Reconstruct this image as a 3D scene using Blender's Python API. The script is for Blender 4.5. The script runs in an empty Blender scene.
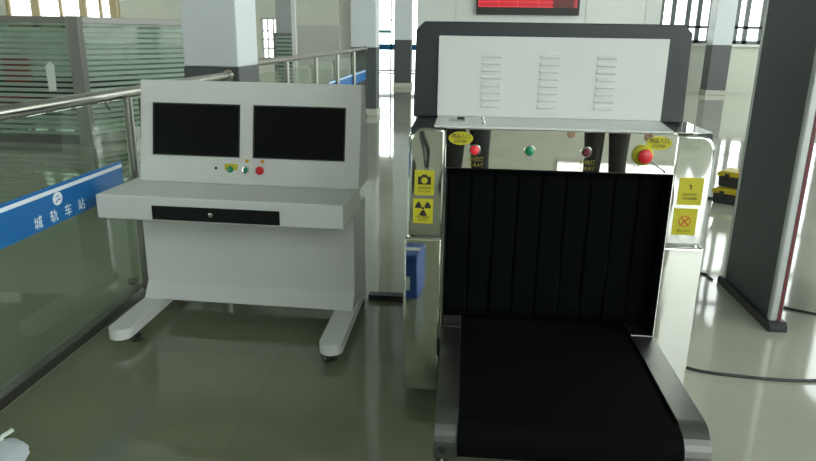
import bpy, bmesh, math, random
from mathutils import Vector, Matrix, Euler
random.seed(7)
C = bpy.context.scene.collection
PI = math.pi
# ------------------------------------------------------------------ materials
def new_mat(name):
    m = bpy.data.materials.new(name); m.use_nodes = True
    nt = m.node_tree
    return m, nt, nt.nodes, nt.links, nt.nodes['Principled BSDF']
def pbr(name, col, rough=.5, metal=0., noise=.04, nscale=8., bump=0., bscale=40., spec=.5, emit=None, estr=0., coat=0., bstretch=None):
    m, nt, N, L, b = new_mat(name)
    b.inputs['Roughness'].default_value = rough
    b.inputs['Metallic'].default_value = metal
    b.inputs['Specular IOR Level'].default_value = spec
    b.inputs['Coat Weight'].default_value = coat
    tc = N.new('ShaderNodeTexCoord')
    n = N.new('ShaderNodeTexNoise'); n.inputs['Scale'].default_value = nscale; n.inputs['Detail'].default_value = 3
    L.new(tc.outputs['Object'], n.inputs['Vector'])
    r = N.new('ShaderNodeMapRange'); r.inputs['To Min'].default_value = 1-noise; r.inputs['To Max'].default_value = 1+noise
    L.new(n.outputs['Fac'], r.inputs['Value'])
    mx = N.new('ShaderNodeVectorMath'); mx.operation = 'SCALE'; mx.inputs[0].default_value = col[:3]
    L.new(r.outputs['Result'], mx.inputs['Scale']); L.new(mx.outputs['Vector'], b.inputs['Base Color'])
    if bump:
        n2 = N.new('ShaderNodeTexNoise'); n2.inputs['Scale'].default_value = bscale; n2.inputs['Detail'].default_value = 2
        if bstretch:
            mpn = N.new('ShaderNodeMapping'); mpn.inputs['Scale'].default_value = bstretch
            L.new(tc.outputs['Object'], mpn.inputs['Vector']); L.new(mpn.outputs['Vector'], n2.inputs['Vector'])
        else: L.new(tc.outputs['Object'], n2.inputs['Vector'])
        bp = N.new('ShaderNodeBump'); bp.inputs['Strength'].default_value = 1; bp.inputs['Distance'].default_value = bump
        L.new(n2.outputs['Fac'], bp.inputs['Height']); L.new(bp.outputs['Normal'], b.inputs['Normal'])
    if emit:
        b.inputs['Emission Color'].default_value = (*emit, 1); b.inputs['Emission Strength'].default_value = estr
    return m
M = {}
M['console'] = pbr('white_powder_coat', (.60,.615,.60), .42, noise=.02)
M['console_top'] = pbr('white_laminate', (.60,.625,.60), .28, noise=.03, nscale=3)
M['screen'] = pbr('black_screen', (.006,.007,.007), .3, spec=.06)
M['black_gloss'] = pbr('black_lacquer', (.008,.009,.009), .4, spec=.2)
M['black'] = pbr('black_plastic', (.015,.016,.016), .5)
M['rubber'] = pbr('black_rubber', (.012,.013,.013), .6, noise=.12, nscale=14)
M['curtain'] = pbr('lead_rubber_curtain', (.003,.0038,.004), .6, spec=.02, noise=.1, nscale=5)
M['belt'] = pbr('conveyor_belt', (.0035,.0042,.0042), .7, spec=.03, noise=.2, nscale=30, bump=.0004, bscale=300)
M['tunnel'] = pbr('tunnel_lining', (.006,.007,.007), .8, spec=.1)
M['hood_dark'] = pbr('dark_grey_paint', (.017,.024,.027), .42, noise=.05)
M['hood_light'] = pbr('light_grey_paint', (.60,.62,.61), .45, noise=.02)
M['brushed'] = pbr('brushed_steel', (.15,.153,.145), .4, metal=1, noise=.08, nscale=20)
M['rail_steel'] = pbr('satin_stainless', (.50,.50,.45), .24, metal=1, noise=.05)
M['post_steel'] = pbr('satin_post_steel', (.30,.30,.27), .3, metal=1, noise=.05)
M['steel_dark'] = pbr('dull_steel', (.2,.2,.19), .35, metal=1)
M['chrome'] = pbr('chrome', (.8,.8,.78), .08, metal=1)
M['alu'] = pbr('anodised_aluminium', (.38,.40,.39), .4, metal=.6)
M['red'] = pbr('red_plastic', (.55,.012,.02), .35)
M['redlamp'] = pbr('red_lamp_lens', (.62,.02,.03), .25, emit=(1,.05,.06), estr=.15)
M['darkred'] = pbr('dark_red_strip', (.10,.008,.014), .4)
M['dimred'] = pbr('dim_red_lens', (.10,.01,.02), .25)
M['green'] = pbr('green_lamp_lens', (.005,.22,.10), .25)
M['yellow'] = pbr('yellow_label', (.47,.43,.012), .5, noise=.03)
M['yellow2'] = pbr('yellow_toolbox_lid', (.42,.33,.01), .45)
M['orange'] = pbr('orange_label', (.6,.30,.02), .5)
M['ink'] = pbr('black_ink', (.01,.01,.012), .6)
M['inkred'] = pbr('red_ink', (.5,.05,.02), .6)
M['inkfaint'] = pbr('grey_ink', (.22,.24,.2), .6)
M['inkbrown'] = pbr('olive_ink', (.22,.19,.01), .6)
M['blue'] = pbr('blue_film', (.006,.125,.37), .35, noise=.05)
M['white_ink'] = pbr('white_ink', (.72,.78,.82), .5)
M['wall'] = pbr('wall_paint', (.52,.545,.46), .75, noise=.05, nscale=1.5)
M['wall_panel'] = pbr('white_wall_panel', (.66,.69,.66), .5, noise=.03, nscale=1.5)
M['wall_low'] = pbr('grey_tile_dado', (.40,.42,.37), .3, noise=.05, nscale=2)
M['ceil'] = pbr('ceiling', (.30,.31,.29), .8)
M['col_white'] = pbr('column_cladding', (.56,.60,.62), .35, noise=.03, nscale=2)
M['col_dark'] = pbr('dark_column_base', (.06,.068,.07), .35, noise=.08)
M['col_base'] = pbr('stone_plinth', (.42,.42,.36), .35)
M['frame_dark'] = pbr('dark_window_frame', (.10,.115,.11), .45)
M['frame_gold'] = pbr('bronze_window_frame', (.34,.27,.12), .4)
M['frame_white'] = pbr('white_window_frame', (.6,.62,.6), .45)
M['partition_frame'] = pbr('satin_aluminium_frame', (.19,.19,.175), .4, metal=.5)
M['ground'] = pbr('outdoor_paving', (.55,.55,.52), .8)
M['paper'] = pbr('paper', (.62,.68,.62), .7)
M['redfabric'] = pbr('red_fabric', (.65,.03,.02), .8)
M['bag'] = pbr('white_plastic_bag', (.62,.65,.70), .35, bump=.01, bscale=14)
M['skin'] = pbr('skin', (.50,.32,.23), .5)
M['hair'] = pbr('black_hair', (.01,.009,.008), .5)
M['trousers'] = pbr('dark_trousers', (.015,.016,.017), .85, bump=.003, bscale=20)
M['trousers2'] = pbr('charcoal_trousers', (.022,.021,.018), .85, bump=.003, bscale=20)
M['jacket'] = pbr('blue_jacket', (.02,.04,.14), .8, bump=.003, bscale=18)
M['jacket2'] = pbr('grey_jacket', (.12,.12,.11), .8, bump=.003, bscale=18)
M['shoe'] = pbr('shoe_leather', (.02,.018,.016), .4)
M['card_blue'] = pbr('blue_carton', (.02,.07,.28), .5)
M['card_white'] = pbr('white_carton', (.6,.62,.6), .5)
M['green_cloth'] = pbr('green_plastic', (.01,.2,.14), .5)
M['led'] = pbr('led_red_field', (.05,.0,.0), .4, emit=(.75,.004,.022), estr=.6)
M['led_dim'] = pbr('led_dim_field', (.03,.0,.0), .4, emit=(.12,.01,.012), estr=.5)
M['led_line'] = pbr('led_red_line', (.05,.0,.0), .4, emit=(1,.06,.09), estr=.75)

# wavy mirror-polished sheet
def steel_sheet(name, rough, dist, scale, col=(.72,.73,.69)):
    m = pbr(name, col, rough, metal=1, noise=.03, bump=dist, bscale=scale, bstretch=(1.6,1,.45))
    return m
M['mirror'] = steel_sheet('mirror_steel', .012, .00015, 3.0, (.78,.77,.72))
M['mirror_wavy'] = steel_sheet('wavy_mirror_steel', .07, .012, 4.2, (.70,.72,.68))
M['mirror_low'] = steel_sheet('smooth_mirror_steel', .03, .0012, 3.0, (.68,.69,.64))
M['mirror_dull'] = steel_sheet('dull_mirror_steel', .08, .007, 6.0, (.66,.68,.63))

def make_floor_mat(nm, c1, c2, c3):
    m, nt, N, L, b = new_mat(nm)
    tc = N.new('ShaderNodeTexCoord')
    mp = N.new('ShaderNodeMapping'); mp.inputs['Location'].default_value = (.81+8, -2.75+8, 0)
    L.new(tc.outputs['Object'], mp.inputs['Vector'])
    br = N.new('ShaderNodeTexBrick'); br.offset = 0; br.squash = 1
    br.inputs['Scale'].default_value = 1; br.inputs['Brick Width'].default_value = .8; br.inputs['Row Height'].default_value = .8
    br.inputs['Mortar Size'].default_value = .0022; br.inputs['Mortar Smooth'].default_value = .3
    br.inputs['Color1'].default_value = (*c1,1); br.inputs['Color2'].default_value = (*c2,1)
    br.inputs['Mortar'].default_value = (*c3,1)
    L.new(mp.outputs['Vector'], br.inputs['Vector'])
    n = N.new('ShaderNodeTexNoise'); n.inputs['Scale'].default_value = 2.3; n.inputs['Detail'].default_value = 5
    L.new(tc.outputs['Object'], n.inputs['Vector'])
    r = N.new('ShaderNodeMapRange'); r.inputs['To Min'].default_value = .9; r.inputs['To Max'].default_value = 1.1
    L.new(n.outputs['Fac'], r.inputs['Value'])
    mx = N.new('ShaderNodeVectorMath'); mx.operation = 'SCALE'
    L.new(br.outputs['Color'], mx.inputs[0]); L.new(r.outputs['Result'], mx.inputs['Scale'])
    L.new(mx.outputs['Vector'], b.inputs['Base Color'])
    b.inputs['Roughness'].default_value = .05; b.inputs['IOR'].default_value = 1.6
    n2 = N.new('ShaderNodeTexNoise'); n2.inputs['Scale'].default_value = 1.7; n2.inputs['Detail'].default_value = 1
    L.new(tc.outputs['Object'], n2.inputs['Vector'])
    bp = N.new('ShaderNodeBump'); bp.inputs['Distance'].default_value = .0015
    L.new(n2.outputs['Fac'], bp.inputs['Height']); L.new(bp.outputs['Normal'], b.inputs['Normal'])
    return m
M['floor'] = make_floor_mat('polished_floor_tile',(.36,.365,.30),(.37,.375,.31),(.31,.315,.26))
M['floor2'] = make_floor_mat('darker_floor_tone',(.165,.178,.116),(.171,.184,.121),(.14,.148,.100))  # darker, olive-toned version of the main floor colour

def glass_mat(name, tint, refl=1.0, base=.0, haze=(0,0,0), hz=0.):
    m, nt, N, L, b = new_mat(name)
    out = N['Material Output']; N.remove(b)
    t = N.new('ShaderNodeBsdfTransparent'); t.inputs['Color'].default_value = (*tint, 1)
    g = N.new('ShaderNodeBsdfGlossy'); g.inputs['Roughness'].default_value = .02; g.inputs['Color'].default_value = (.95,1,.96,1)
    lw = N.new('ShaderNodeFresnel'); lw.inputs['IOR'].default_value = 1.5
    mul = N.new('ShaderNodeMath'); mul.operation = 'MULTIPLY_ADD'; mul.inputs[1].default_value = refl; mul.inputs[2].default_value = base
    L.new(lw.outputs['Fac'], mul.inputs[0])
    ge = N.new('ShaderNodeNewGeometry'); inv = N.new('ShaderNodeMath'); inv.operation = 'SUBTRACT'; inv.inputs[0].default_value = 1; L.new(ge.outputs['Backfacing'], inv.inputs[1])
    m0 = N.new('ShaderNodeMath'); m0.operation = 'MULTIPLY'; L.new(mul.outputs[0], m0.inputs[0]); L.new(inv.outputs[0], m0.inputs[1])
    mix = N.new('ShaderNodeMixShader'); L.new(m0.outputs[0], mix.inputs['Fac'])
    L.new(t.outputs[0], mix.inputs[1]); L.new(g.outputs[0], mix.inputs[2])
    last = mix
    if hz:
        d = N.new('ShaderNodeBsdfDiffuse'); d.inputs['Color'].default_value = (*haze, 1)
        m2 = N.new('ShaderNodeMixShader'); m2.inputs['Fac'].default_value = hz
        L.new(mix.outputs[0], m2.inputs[1]); L.new(d.outputs[0], m2.inputs[2]); last = m2
    L.new(last.outputs[0], out.inputs['Surface'])
    return m
M['glass'] = glass_mat('window_glass', (.97,.985,.975))
M['fence_glass'] = glass_mat('dusty_green_glass', (.86,.91,.86), 1.0, .0, (.30,.34,.28), .06)

def stripe_glass():
    m, nt, N, L, b = new_mat('striped_frosted_glass')
    out = N['Material Output']; N.remove(b)
    tc = N.new('ShaderNodeTexCoord'); sx = N.new('ShaderNodeSeparateXYZ'); L.new(tc.outputs['Object'], sx.inputs[0])
    dv = N.new('ShaderNodeMath'); dv.operation = 'DIVIDE'; dv.inputs[1].default_value = .068; L.new(sx.outputs['Z'], dv.inputs[0])
    fr = N.new('ShaderNodeMath'); fr.operation = 'FRACT'; L.new(dv.outputs[0], fr.inputs[0])
    ls = N.new('ShaderNodeMath'); ls.operation = 'LESS_THAN'; ls.inputs[1].default_value = .62; L.new(fr.outputs[0], ls.inputs[0])
    t = N.new('ShaderNodeBsdfTransparent'); t.inputs['Color'].default_value = (.50,.60,.54,1)
    g = N.new('ShaderNodeBsdfGlossy'); g.inputs['Roughness'].default_value = .03
    f = N.new('ShaderNodeFresnel'); f.inputs['IOR'].default_value = 1.5
    ge = N.new('ShaderNodeNewGeometry'); inv = N.new('ShaderNodeMath'); inv.operation = 'SUBTRACT'; inv.inputs[0].default_value = 1; L.new(ge.outputs['Backfacing'], inv.inputs[1])
    m0 = N.new('ShaderNodeMath'); m0.operation = 'MULTIPLY'; L.new(f.outputs[0], m0.inputs[0]); L.new(inv.outputs[0], m0.inputs[1])
    a = N.new('ShaderNodeMixShader'); L.new(m0.outputs[0], a.inputs[0]); L.new(t.outputs[0], a.inputs[1]); L.new(g.outputs[0], a.inputs[2])
    d = N.new('ShaderNodeBsdfDiffuse'); d.inputs['Color'].default_value = (.50,.57,.51,1)
    tl = N.new('ShaderNodeBsdfTranslucent'); tl.inputs['Color'].default_value = (.60,.68,.62,1)
    dt = N.new('ShaderNodeMixShader'); dt.inputs[0].default_value = .5; L.new(d.outputs[0], dt.inputs[1]); L.new(tl.outputs[0], dt.inputs[2])
    fz = N.new('ShaderNodeMixShader'); fz.inputs[0].default_value = .68; L.new(a.outputs[0], fz.inputs[1]); L.new(dt.outputs[0], fz.inputs[2])
    mix = N.new('ShaderNodeMixShader'); L.new(ls.outputs[0], mix.inputs[0]); L.new(a.outputs[0], mix.inputs[1]); L.new(fz.outputs[0], mix.inputs[2])
    L.new(mix.outputs[0], out.inputs['Surface'])
    return m
M['stripe'] = stripe_glass()

# ------------------------------------------------------------------ mesh helpers
class MB:
    def __init__(s): s.bm = bmesh.new()
    def box(s, x0, x1, y0, y1, z0, z1):
        v = [s.bm.verts.new(p) for p in ((x0,y0,z0),(x1,y0,z0),(x1,y1,z0),(x0,y1,z0),(x0,y0,z1),(x1,y0,z1),(x1,y1,z1),(x0,y1,z1))]
        for f in ((3,2,1,0),(4,5,6,7),(0,1,5,4),(1,2,6,5),(2,3,7,6),(3,0,4,7)): s.bm.faces.new([v[i] for i in f])
        return s
    def prism(s, pts, a, b, axis='y'):
        """polygon in the two other axes, extruded from a to b along axis"""
        def P(p, t):
            return {'x': (t,p[0],p[1]), 'y': (p[0],t,p[1]), 'z': (p[0],p[1],t)}[axis]
        A = [s.bm.verts.new(P(p,a)) for p in pts]; B = [s.bm.verts.new(P(p,b)) for p in pts]
        n = len(pts)
        s.bm.faces.new(A); s.bm.faces.new(B[::-1])
        for i in range(n): s.bm.faces.new([A[i],B[i],B[(i+1)%n],A[(i+1)%n]])
        bmesh.ops.recalc_face_normals(s.bm, faces=s.bm.faces)
        return s
    def cyl(s, p0, p1, r0, r1=None, n=20):
        p0, p1 = Vector(p0), Vector(p1); r1 = r0 if r1 is None else r1
        d = (p1-p0); q = d.to_track_quat('Z','Y').to_matrix()
        A, B = [], []
        for i in range(n):
            a = 2*PI*i/n; u = q @ Vector((math.cos(a), math.sin(a), 0))
            A.append(s.bm.verts.new(p0+u*r0)); B.append(s.bm.verts.new(p1+u*r1))
        s.bm.faces.new(A[::-1]); s.bm.faces.new(B)
        for i in range(n): s.bm.faces.new([A[i],A[(i+1)%n],B[(i+1)%n],B[i]])
        return s
    def lathe(s, prof, c=(0,0,0), axis=(0,0,1), n=24):
        """prof: (r, h) list along axis"""
        q = Vector(axis).to_track_quat('Z','Y').to_matrix(); c = Vector(c)
        rings = []
        for r, h in prof:
            if r < 1e-6: rings.append([s.bm.verts.new(c + q@Vector((0,0,h)))])
            else: rings.append([s.bm.verts.new(c + q@Vector((r*math.cos(2*PI*i/n), r*math.sin(2*PI*i/n), h))) for i in range(n)])
        for A, B in zip(rings, rings[1:]):
            for i in range(n):
                j = (i+1)%n
                if len(A)==1 and len(B)==1: continue
                if len(A)==1: s.bm.faces.new([A[0],B[j],B[i]])
                elif len(B)==1: s.bm.faces.new([A[i],A[j],B[0]])
                else: s.bm.faces.new([A[i],A[j],B[j],B[i]])
        bmesh.ops.recalc_face_normals(s.bm, faces=s.bm.faces)
        return s
    def tube(s, pts, r, n=10):
        pts = [Vector(p) for p in pts]; rings = []
        for i, p in enumerate(pts):
            t = (pts[min(i+1,len(pts)-1)]-pts[max(i-1,0)]).normalized()
            q = t.to_track_quat('Z','Y').to_matrix()
            rings.append([s.bm.verts.new(p + q@Vector((r*math.cos(2*PI*k/n), r*math.sin(2*PI*k/n),0))) for k in range(n)])
        for A, B in zip(rings, rings[1:]):
            # align twist
            k0 = min(range(n), key=lambda k: (B[k].co-A[0].co).length)
            B2 = B[k0:]+B[:k0]; B[:] = B2
            for i in range(n): s.bm.faces.new([A[i],A[(i+1)%n],B[(i+1)%n],B[i]])
        s.bm.faces.new(rings[0][::-1]); s.bm.faces.new(rings[-1])
        bmesh.ops.recalc_face_normals(s.bm, faces=s.bm.faces)
        return s
    def xf(s, m):
        bmesh.ops.transform(s.bm, matrix=m, verts=s.bm.verts); return s
    def build(s, name, mat, parent=None, bevel=0., smooth=False, seg=2):
        me = bpy.data.meshes.new(name); s.bm.to_mesh(me); s.bm.free()
        me.materials.append(mat)
        o = bpy.data.objects.new(name, me); C.objects.link(o)
        if parent: o.parent = parent
        if bevel:
            m = o.modifiers.new('bevel','BEVEL'); m.width = bevel; m.segments = seg; m.limit_method = 'ANGLE'; m.angle_limit = math.radians(35)
            m.harden_normals = False
        if smooth:
            for p in me.polygons: p.use_smooth = True
            me.set_sharp_from_angle(angle=math.radians(38))
        return o
def rrect(x0, x1, z0, z1, r, n=6, corners=(1,1,1,1)):
    """rounded rectangle, corners bl, br, tr, tl"""
    pts = []
    for k, (cx, cz, a0, fl) in enumerate(((x0+r,z0+r,PI,corners[0]),(x1-r,z0+r,1.5*PI,corners[1]),(x1-r,z1-r,0,corners[2]),(x0+r,z1-r,.5*PI,corners[3]))):
        if fl:
            for i in range(n+1):
                a = a0+i/n*PI/2; pts.append((cx+r*math.cos(a), cz+r*math.sin(a)))
        else: pts.append(((x0,z0),(x1,z0),(x1,z1),(x0,z1))[k])
    return pts
def ellipse(cx, cz, a, b, n=40): return [(cx+a*math.cos(2*PI*i/n), cz+b*math.sin(2*PI*i/n)) for i in range(n)]
def thing(name, label, cat, loc=(0,0,0), rz=0., group=None):
    o = bpy.data.objects.new(name, None); C.objects.link(o); o.location = loc; o.rotation_euler = (0,0,rz)
    o.empty_display_size = .1
    return tag(o, label, cat, group)
def tag(o, label, cat, group=None):
    o['label'] = label; o['category'] = cat
    if group: o['group'] = group
    return o
def struct(o): o['kind'] = 'structure'; return o
def text(name, body, size, mat, parent, loc, rot=(PI/2,0,0), ext=.0006, sx=1.):
    cu = bpy.data.curves.new(name, 'FONT'); cu.body = body; cu.size = size; cu.align_x = 'CENTER'; cu.align_y = 'CENTER'; cu.extrude = ext
    t = bpy.data.objects.new('tmp', cu); C.objects.link(t)
    dg = bpy.context.evaluated_depsgraph_get(); dg.update()
    me = bpy.data.meshes.new_from_object(t.evaluated_get(dg)); me.name = name
    bpy.data.objects.remove(t)
    me.transform(Matrix.LocRotScale(Vector(loc), Euler(rot), Vector((sx,1,1))))
    me.materials.clear(); me.materials.append(mat)
    o = bpy.data.objects.new(name, me); C.objects.link(o); o.parent = parent
    return o

# ------------------------------------------------------------------ room
X0, X1, Y0, Y1, YC, H = -15., 10.6, -7., 20., 27.5, 10.
struct(MB().box(X0,X1,Y0,YC+.3,-.1,0).build('floor', M['floor']))
struct(MB().box(-1.77,.34,-2.0,3.50,-.02,.0008).build('floor_darker', M['floor2']))  # thin slab with a darker tone than the main floor, around the console
struct(MB().box(X0+.01,-1.775,-2.0,8.0,-.02,.0008).build('floor_darker_left', M['floor2']))  # same darker floor tone on the far side of the balustrade
struct(MB().box(X0,X1,Y0,YC+.3,H,H+.15).build('ceiling', M['ceil']))
def wall_holes(name, axis, c, t, a0, a1, holes, mat, z1=H, z0=0):
    """wall on plane axis=c with thickness t from a0 to a1, rectangular openings (a,b,z0,z1)"""
    mb = MB(); xs = sorted(set([a0,a1]+[h[0] for h in holes]+[h[1] for h in holes]))
    for l, r in zip(xs, xs[1:]):
        mid = (l+r)/2; zz = z0
        for h in sorted([h for h in holes if h[0] < mid < h[1]], key=lambda h: h[2]):
            if h[2] > zz:
                mb.box(l,r,c,c+t,zz,h[2]) if axis=='y' else mb.box(c,c+t,l,r,zz,h[2])
            zz = h[3]
        if zz < z1: mb.box(l,r,c,c+t,zz,z1) if axis=='y' else mb.box(c,c+t,l,r,zz,z1)
    return struct(mb.build(name, mat))
wn = [0]
def window(x0, x1, z0, z1, y, vb, hb, mat, bw=.07, axis='y', t=.08, frame=True):
    """window in the plane axis=y; vb, hb: bar positions"""
    wn[0] += 1
    def bx(mb, a0, a1, b0, b1, zz0, zz1):
        return mb.box(a0,a1,b0,b1,zz0,zz1) if axis=='y' else mb.box(b0,b1,a0,a1,zz0,zz1)
    root = struct(bx(MB(), x0+.01,x1-.01,y-.008,y+.008,z0+.01,z1-.01).build('window_%d' % wn[0], M['glass']))
    mb = MB()
    if frame:
        bx(mb,x0,x0+bw,y-t/2,y+t/2,z0,z1); bx(mb,x1-bw,x1,y-t/2,y+t/2,z0,z1)
        bx(mb,x0,x1,y-t/2,y+t/2,z0,z0+bw); bx(mb,x0,x1,y-t/2,y+t/2,z1-bw,z1)
    for v in vb:
        v, w = v if isinstance(v, tuple) else (v, bw)
        bx(mb,v-w/2,v+w/2,y-t/2,y+t/2,z0,z1)
    for h in hb:
        h, w = h if isinstance(h, tuple) else (h, bw)
        bx(mb,x0,x1,y-t/2,y+t/2,h-w/2,h+w/2)
    mb.build('window_frame', mat, root)
    return root
# back wall (far end of the hall), corridor opening, right-hand tall glazing, left windows
CX0, CX1 = -3.72, -1.44
RW0 = 5.35
left_win = (-13.9,-10.3,1.5,3.8)
booth = (-6.05,-5.45,.7,1.85)
wall_holes('wall_back', 'y', Y1, .3, X0, RW0, [(CX0,CX1,0,3.5), left_win, booth], M['wall'])
wall_holes('wall_back_right', 'y', Y1, .3, RW0, X1, [(RW0,X1-.1,1.33,7.3)], M['wall'])
window(RW0, X1-.1, 1.33, 7.3, Y1+.1, [(x,.12) for x in (5.72,6.12,6.42,6.75,7.45,7.72,8.15,8.9,9.3,9.95,10.3)],
       [(1.78,.07),(2.6,.07),(4.2,.18),(5.5,.18),(6.5,.18)], M['frame_dark'], bw=.1)
window(*left_win, Y1+.1, [(-13.0,.25),(-12.2,.08),(-11.5,.22),(-10.95,.08),(-10.55,.22)], [(3.0,.1)], M['frame_gold'], bw=.1)
window(*booth, Y1+.1, [-5.87,-5.7,-5.6], [1.5,1.25,1.0], M['frame_white'], bw=.035)
# corridor
struct(MB().box(CX0-.3,CX0,Y1+.3,YC,0,3.5).build('wall_corridor_left', M['wall']))
struct(MB().box(CX1,CX1+.3,Y1+.3,YC,0,3.5).build('wall_corridor_right', M['wall_panel']))
struct(MB().box(CX0-.3,CX1+.3,Y1+.3,YC+.1,3.5,3.65).build('ceiling_corridor', M['ceil']))
wc = window(CX0, CX1, 0.02, 3.5, YC, [(-3.02,.05),(-2.22,.10)], [(2.0,.04)], M['frame_white'], bw=.06)
MB().box(CX0,CX1,YC-.04,YC-.02,.86,1.08).build('blue_manifestation_band', M['blue'], wc)
MB().box(-3.5,-3.05,YC-.04,YC-.02,1.5,1.62).build('blue_sticker', pbr('pale_blue_sticker',(.15,.42,.55),.5), wc)
# two-tone wall paint band left of the corridor
struct(MB().box(-5.0,CX0,Y1-.03,Y1-.001,0,1.68).build('wall_dado', M['wall_low']))
# white panel cladding on the middle of the back wall, seams between the panels
mb = MB()
for a, b in ((CX1,-.35),(-.34,1.3),(1.31,3.28),(3.29,4.92),(4.93,RW0)):
    mb.box(a,b,Y1-.03,Y1-.001,.45,9.9)
struct(mb.build('wall_cladding', M['wall_panel'], bevel=.006))
struct(MB().box(CX1,RW0,Y1-.035,Y1-.001,0,.44).build('baseboard_back', M['col_base']))
struct(MB().box(RW0,X1,Y1-.10,Y1+.1,1.27,1.335).build('trim_1', M['frame_white']))
# side walls
struct(wall_holes('wall_left','x',X0-.3,.3,Y0,Y1,[(2,9,1.2,6),(11,18,1.2,6)],M['wall']))
struct(wall_holes('wall_right','x',X1,.3,Y0,Y1,[(-6.5,4,.4,9),(4.6,12.4,.4,9),(13,19.5,.4,9)],M['wall']))
for a,b in ((2,9),(11,18)): window(a,b,1.2,6,X0-.15,[a+1.75,a+3.5,a+5.25],[3.4],M['frame_dark'],axis='x')
for a,b in ((-6.5,4),(4.6,12.4),(13,19.5)): window(a,b,.4,9,X1+.15,[a+(b-a)*k/4 for k in (1,2,3)],[3.0,5.0],M['frame_dark'],axis='x')
# wall behind the photographer
rear = [(-12,-8.5,1.0,5.5),(1.6,10.3,.6,8.0)]
wall_holes('wall_front','y',Y0-.3,.3,X0,X1,rear,M['wall'])
for (a,b,c,d) in rear: window(a,b,c,d,Y0-.15,[a+(b-a)*k/4 for k in (1,2,3)],[2.2],M['frame_dark'],bw=.09)
# ground outside
g = MB().box(-60,60,-60,80,-.16,-.12).build('ground', M['ground']); struct(g)

# ------------------------------------------------------------------ columns
def column(x0, x1, y0, y1, label, junction=1.25, base=.13, darkw=None):
    cx, cy = (x0+x1)/2, (y0+y1)/2
    t = thing('column', label, 'column', (cx,cy,0), group=None)
    hx, hy = (x1-x0)/2, (y1-y0)/2
    MB().box(-hx,hx,-hy,hy,junction,H-.002).build('cladding', M['col_white'], t, bevel=.012)
    MB().box(-hx-.004,hx+.004,-hy-.004,hy+.004,base,junction).build('dark_dado', M['col_dark'], t, bevel=.01)
    MB().box(-hx-.02,hx+.02,-hy-.02,hy+.02,.001,base).build('plinth', M['col_base'], t, bevel=.01)
    return t
column(-2.17,-1.735,5.12,5.62, 'pale blue-white square column with dark lower part, directly behind the two-screen console', junction=1.19)
column(-2.08,-1.62,12.3,12.75, 'white square column with dark grey dado where the far handrail ends', junction=1.22)
column(-2.03,-1.56,19.3,19.75, 'farthest white column with dark dado, at the right side of the corridor mouth', junction=1.31)
column(6.52,7.02,19.0,19.5, 'white pier with dark lower strip in front of the tall windows', junction=1.31)
# grey column behind the office booth
t = thing('column','slim grey column standing in front of the far left wall','column',(-4.22,16.0,0))
MB().box(-.2,.2,-.2,.2,0.001,H-.002).build('shaft', pbr('grey_column',(.30,.32,.32),.5), t, bevel=.01)

# ------------------------------------------------------------------ striped office partition (left)
pt = thing('office_partition','frosted striped glass office partition in a steel frame, behind the handrail','partition',(-4.84,8.25,0))
ang = math.atan2(1.5, .75)
MB().box(-3.2,-.02,-.03,.03,1.525,1.605).build('top_rail', M['partition_frame'], pt, bevel=.004)
MB().box(-3.2,-.02,-.03,.03,.02,.12).build('bottom_rail', M['black'], pt, bevel=.004)
MB().box(-.1,.06,-.06,.06,.001,1.61).build('corner_post', M['partition_frame'], pt, bevel=.006)
MB().box(-3.2,-.09,-.006,.006,.12,1.53).build('glass_pane', M['stripe'], pt)
MB().box(-3.26,-3.18,-.04,.04,.001,1.61).build('post', M['partition_frame'], pt)
# right wing receding
Lw = math.hypot(.75,1.55); rot = Matrix.Rotation(math.atan2(1.55,.75),4,'Z')
MB().box(.06,Lw,-.03,.03,1.525,1.605).xf(rot).build('top_rail', M['partition_frame'], pt, bevel=.004)
MB().box(.06,Lw,-.03,.03,.02,.12).xf(rot).build('bottom_rail', M['partition_frame'], pt, bevel=.004)
MB().box(.05,Lw,-.006,.006,.12,1.53).xf(rot).build('glass_pane', M['stripe'], pt)
MB().box(Lw-.02,Lw+.05,-.04,.04,.001,1.61).xf(rot).build('post', M['partition_frame'], pt)
# second striped screen seen between the columns
p2 = thing('office_partition','small striped green glass screen with a white post, seen between two columns','partition',(-3.2,12.0,0))
MB().box(-.16,.13,-.006,.006,.1,1.42).build('glass_pane', M['stripe'], p2)
MB().box(.13,.20,-.04,.04,.001,2.6).build('post', M['frame_white'], p2, bevel=.004)
MB().box(-.2,-.16,-.03,.03,.001,1.44).build('post', M['partition_frame'], p2)
MB().box(-.2,.13,-.03,.03,1.42,1.45).build('top_rail', M['partition_frame'], p2)
MB().box(-.2,.13,-.03,.03,.02,.1).build('bottom_rail', M['partition_frame'], p2)
# paper on the partition
tag(MB().prism([(-.05,-.17),(.05,-.16),(.06,.15),(.01,.2),(-.06,.14)],-.0015,.0015).xf(Matrix.Translation((-5.24,8.235,.86))).build('paper_notice', M['paper']),
    'small pale paper stuck on the striped glass partition', 'paper')
dk = thing('office_desk','dark grey office desk behind the striped glass partition','desk',(-6.6,10.4,0))
MB().box(-1.5,1.3,-.35,.35,.72,.75).build('desktop', M['col_dark'], dk, bevel=.004)
MB().box(-1.45,1.25,-.30,-.28,.12,.72).build('modesty_panel', M['col_dark'], dk)
for x_ in (-1.44,1.21):
    MB().box(x_,x_+.03,-.32,.32,.001,.72).build('side_panel', M['col_dark'], dk)
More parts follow.
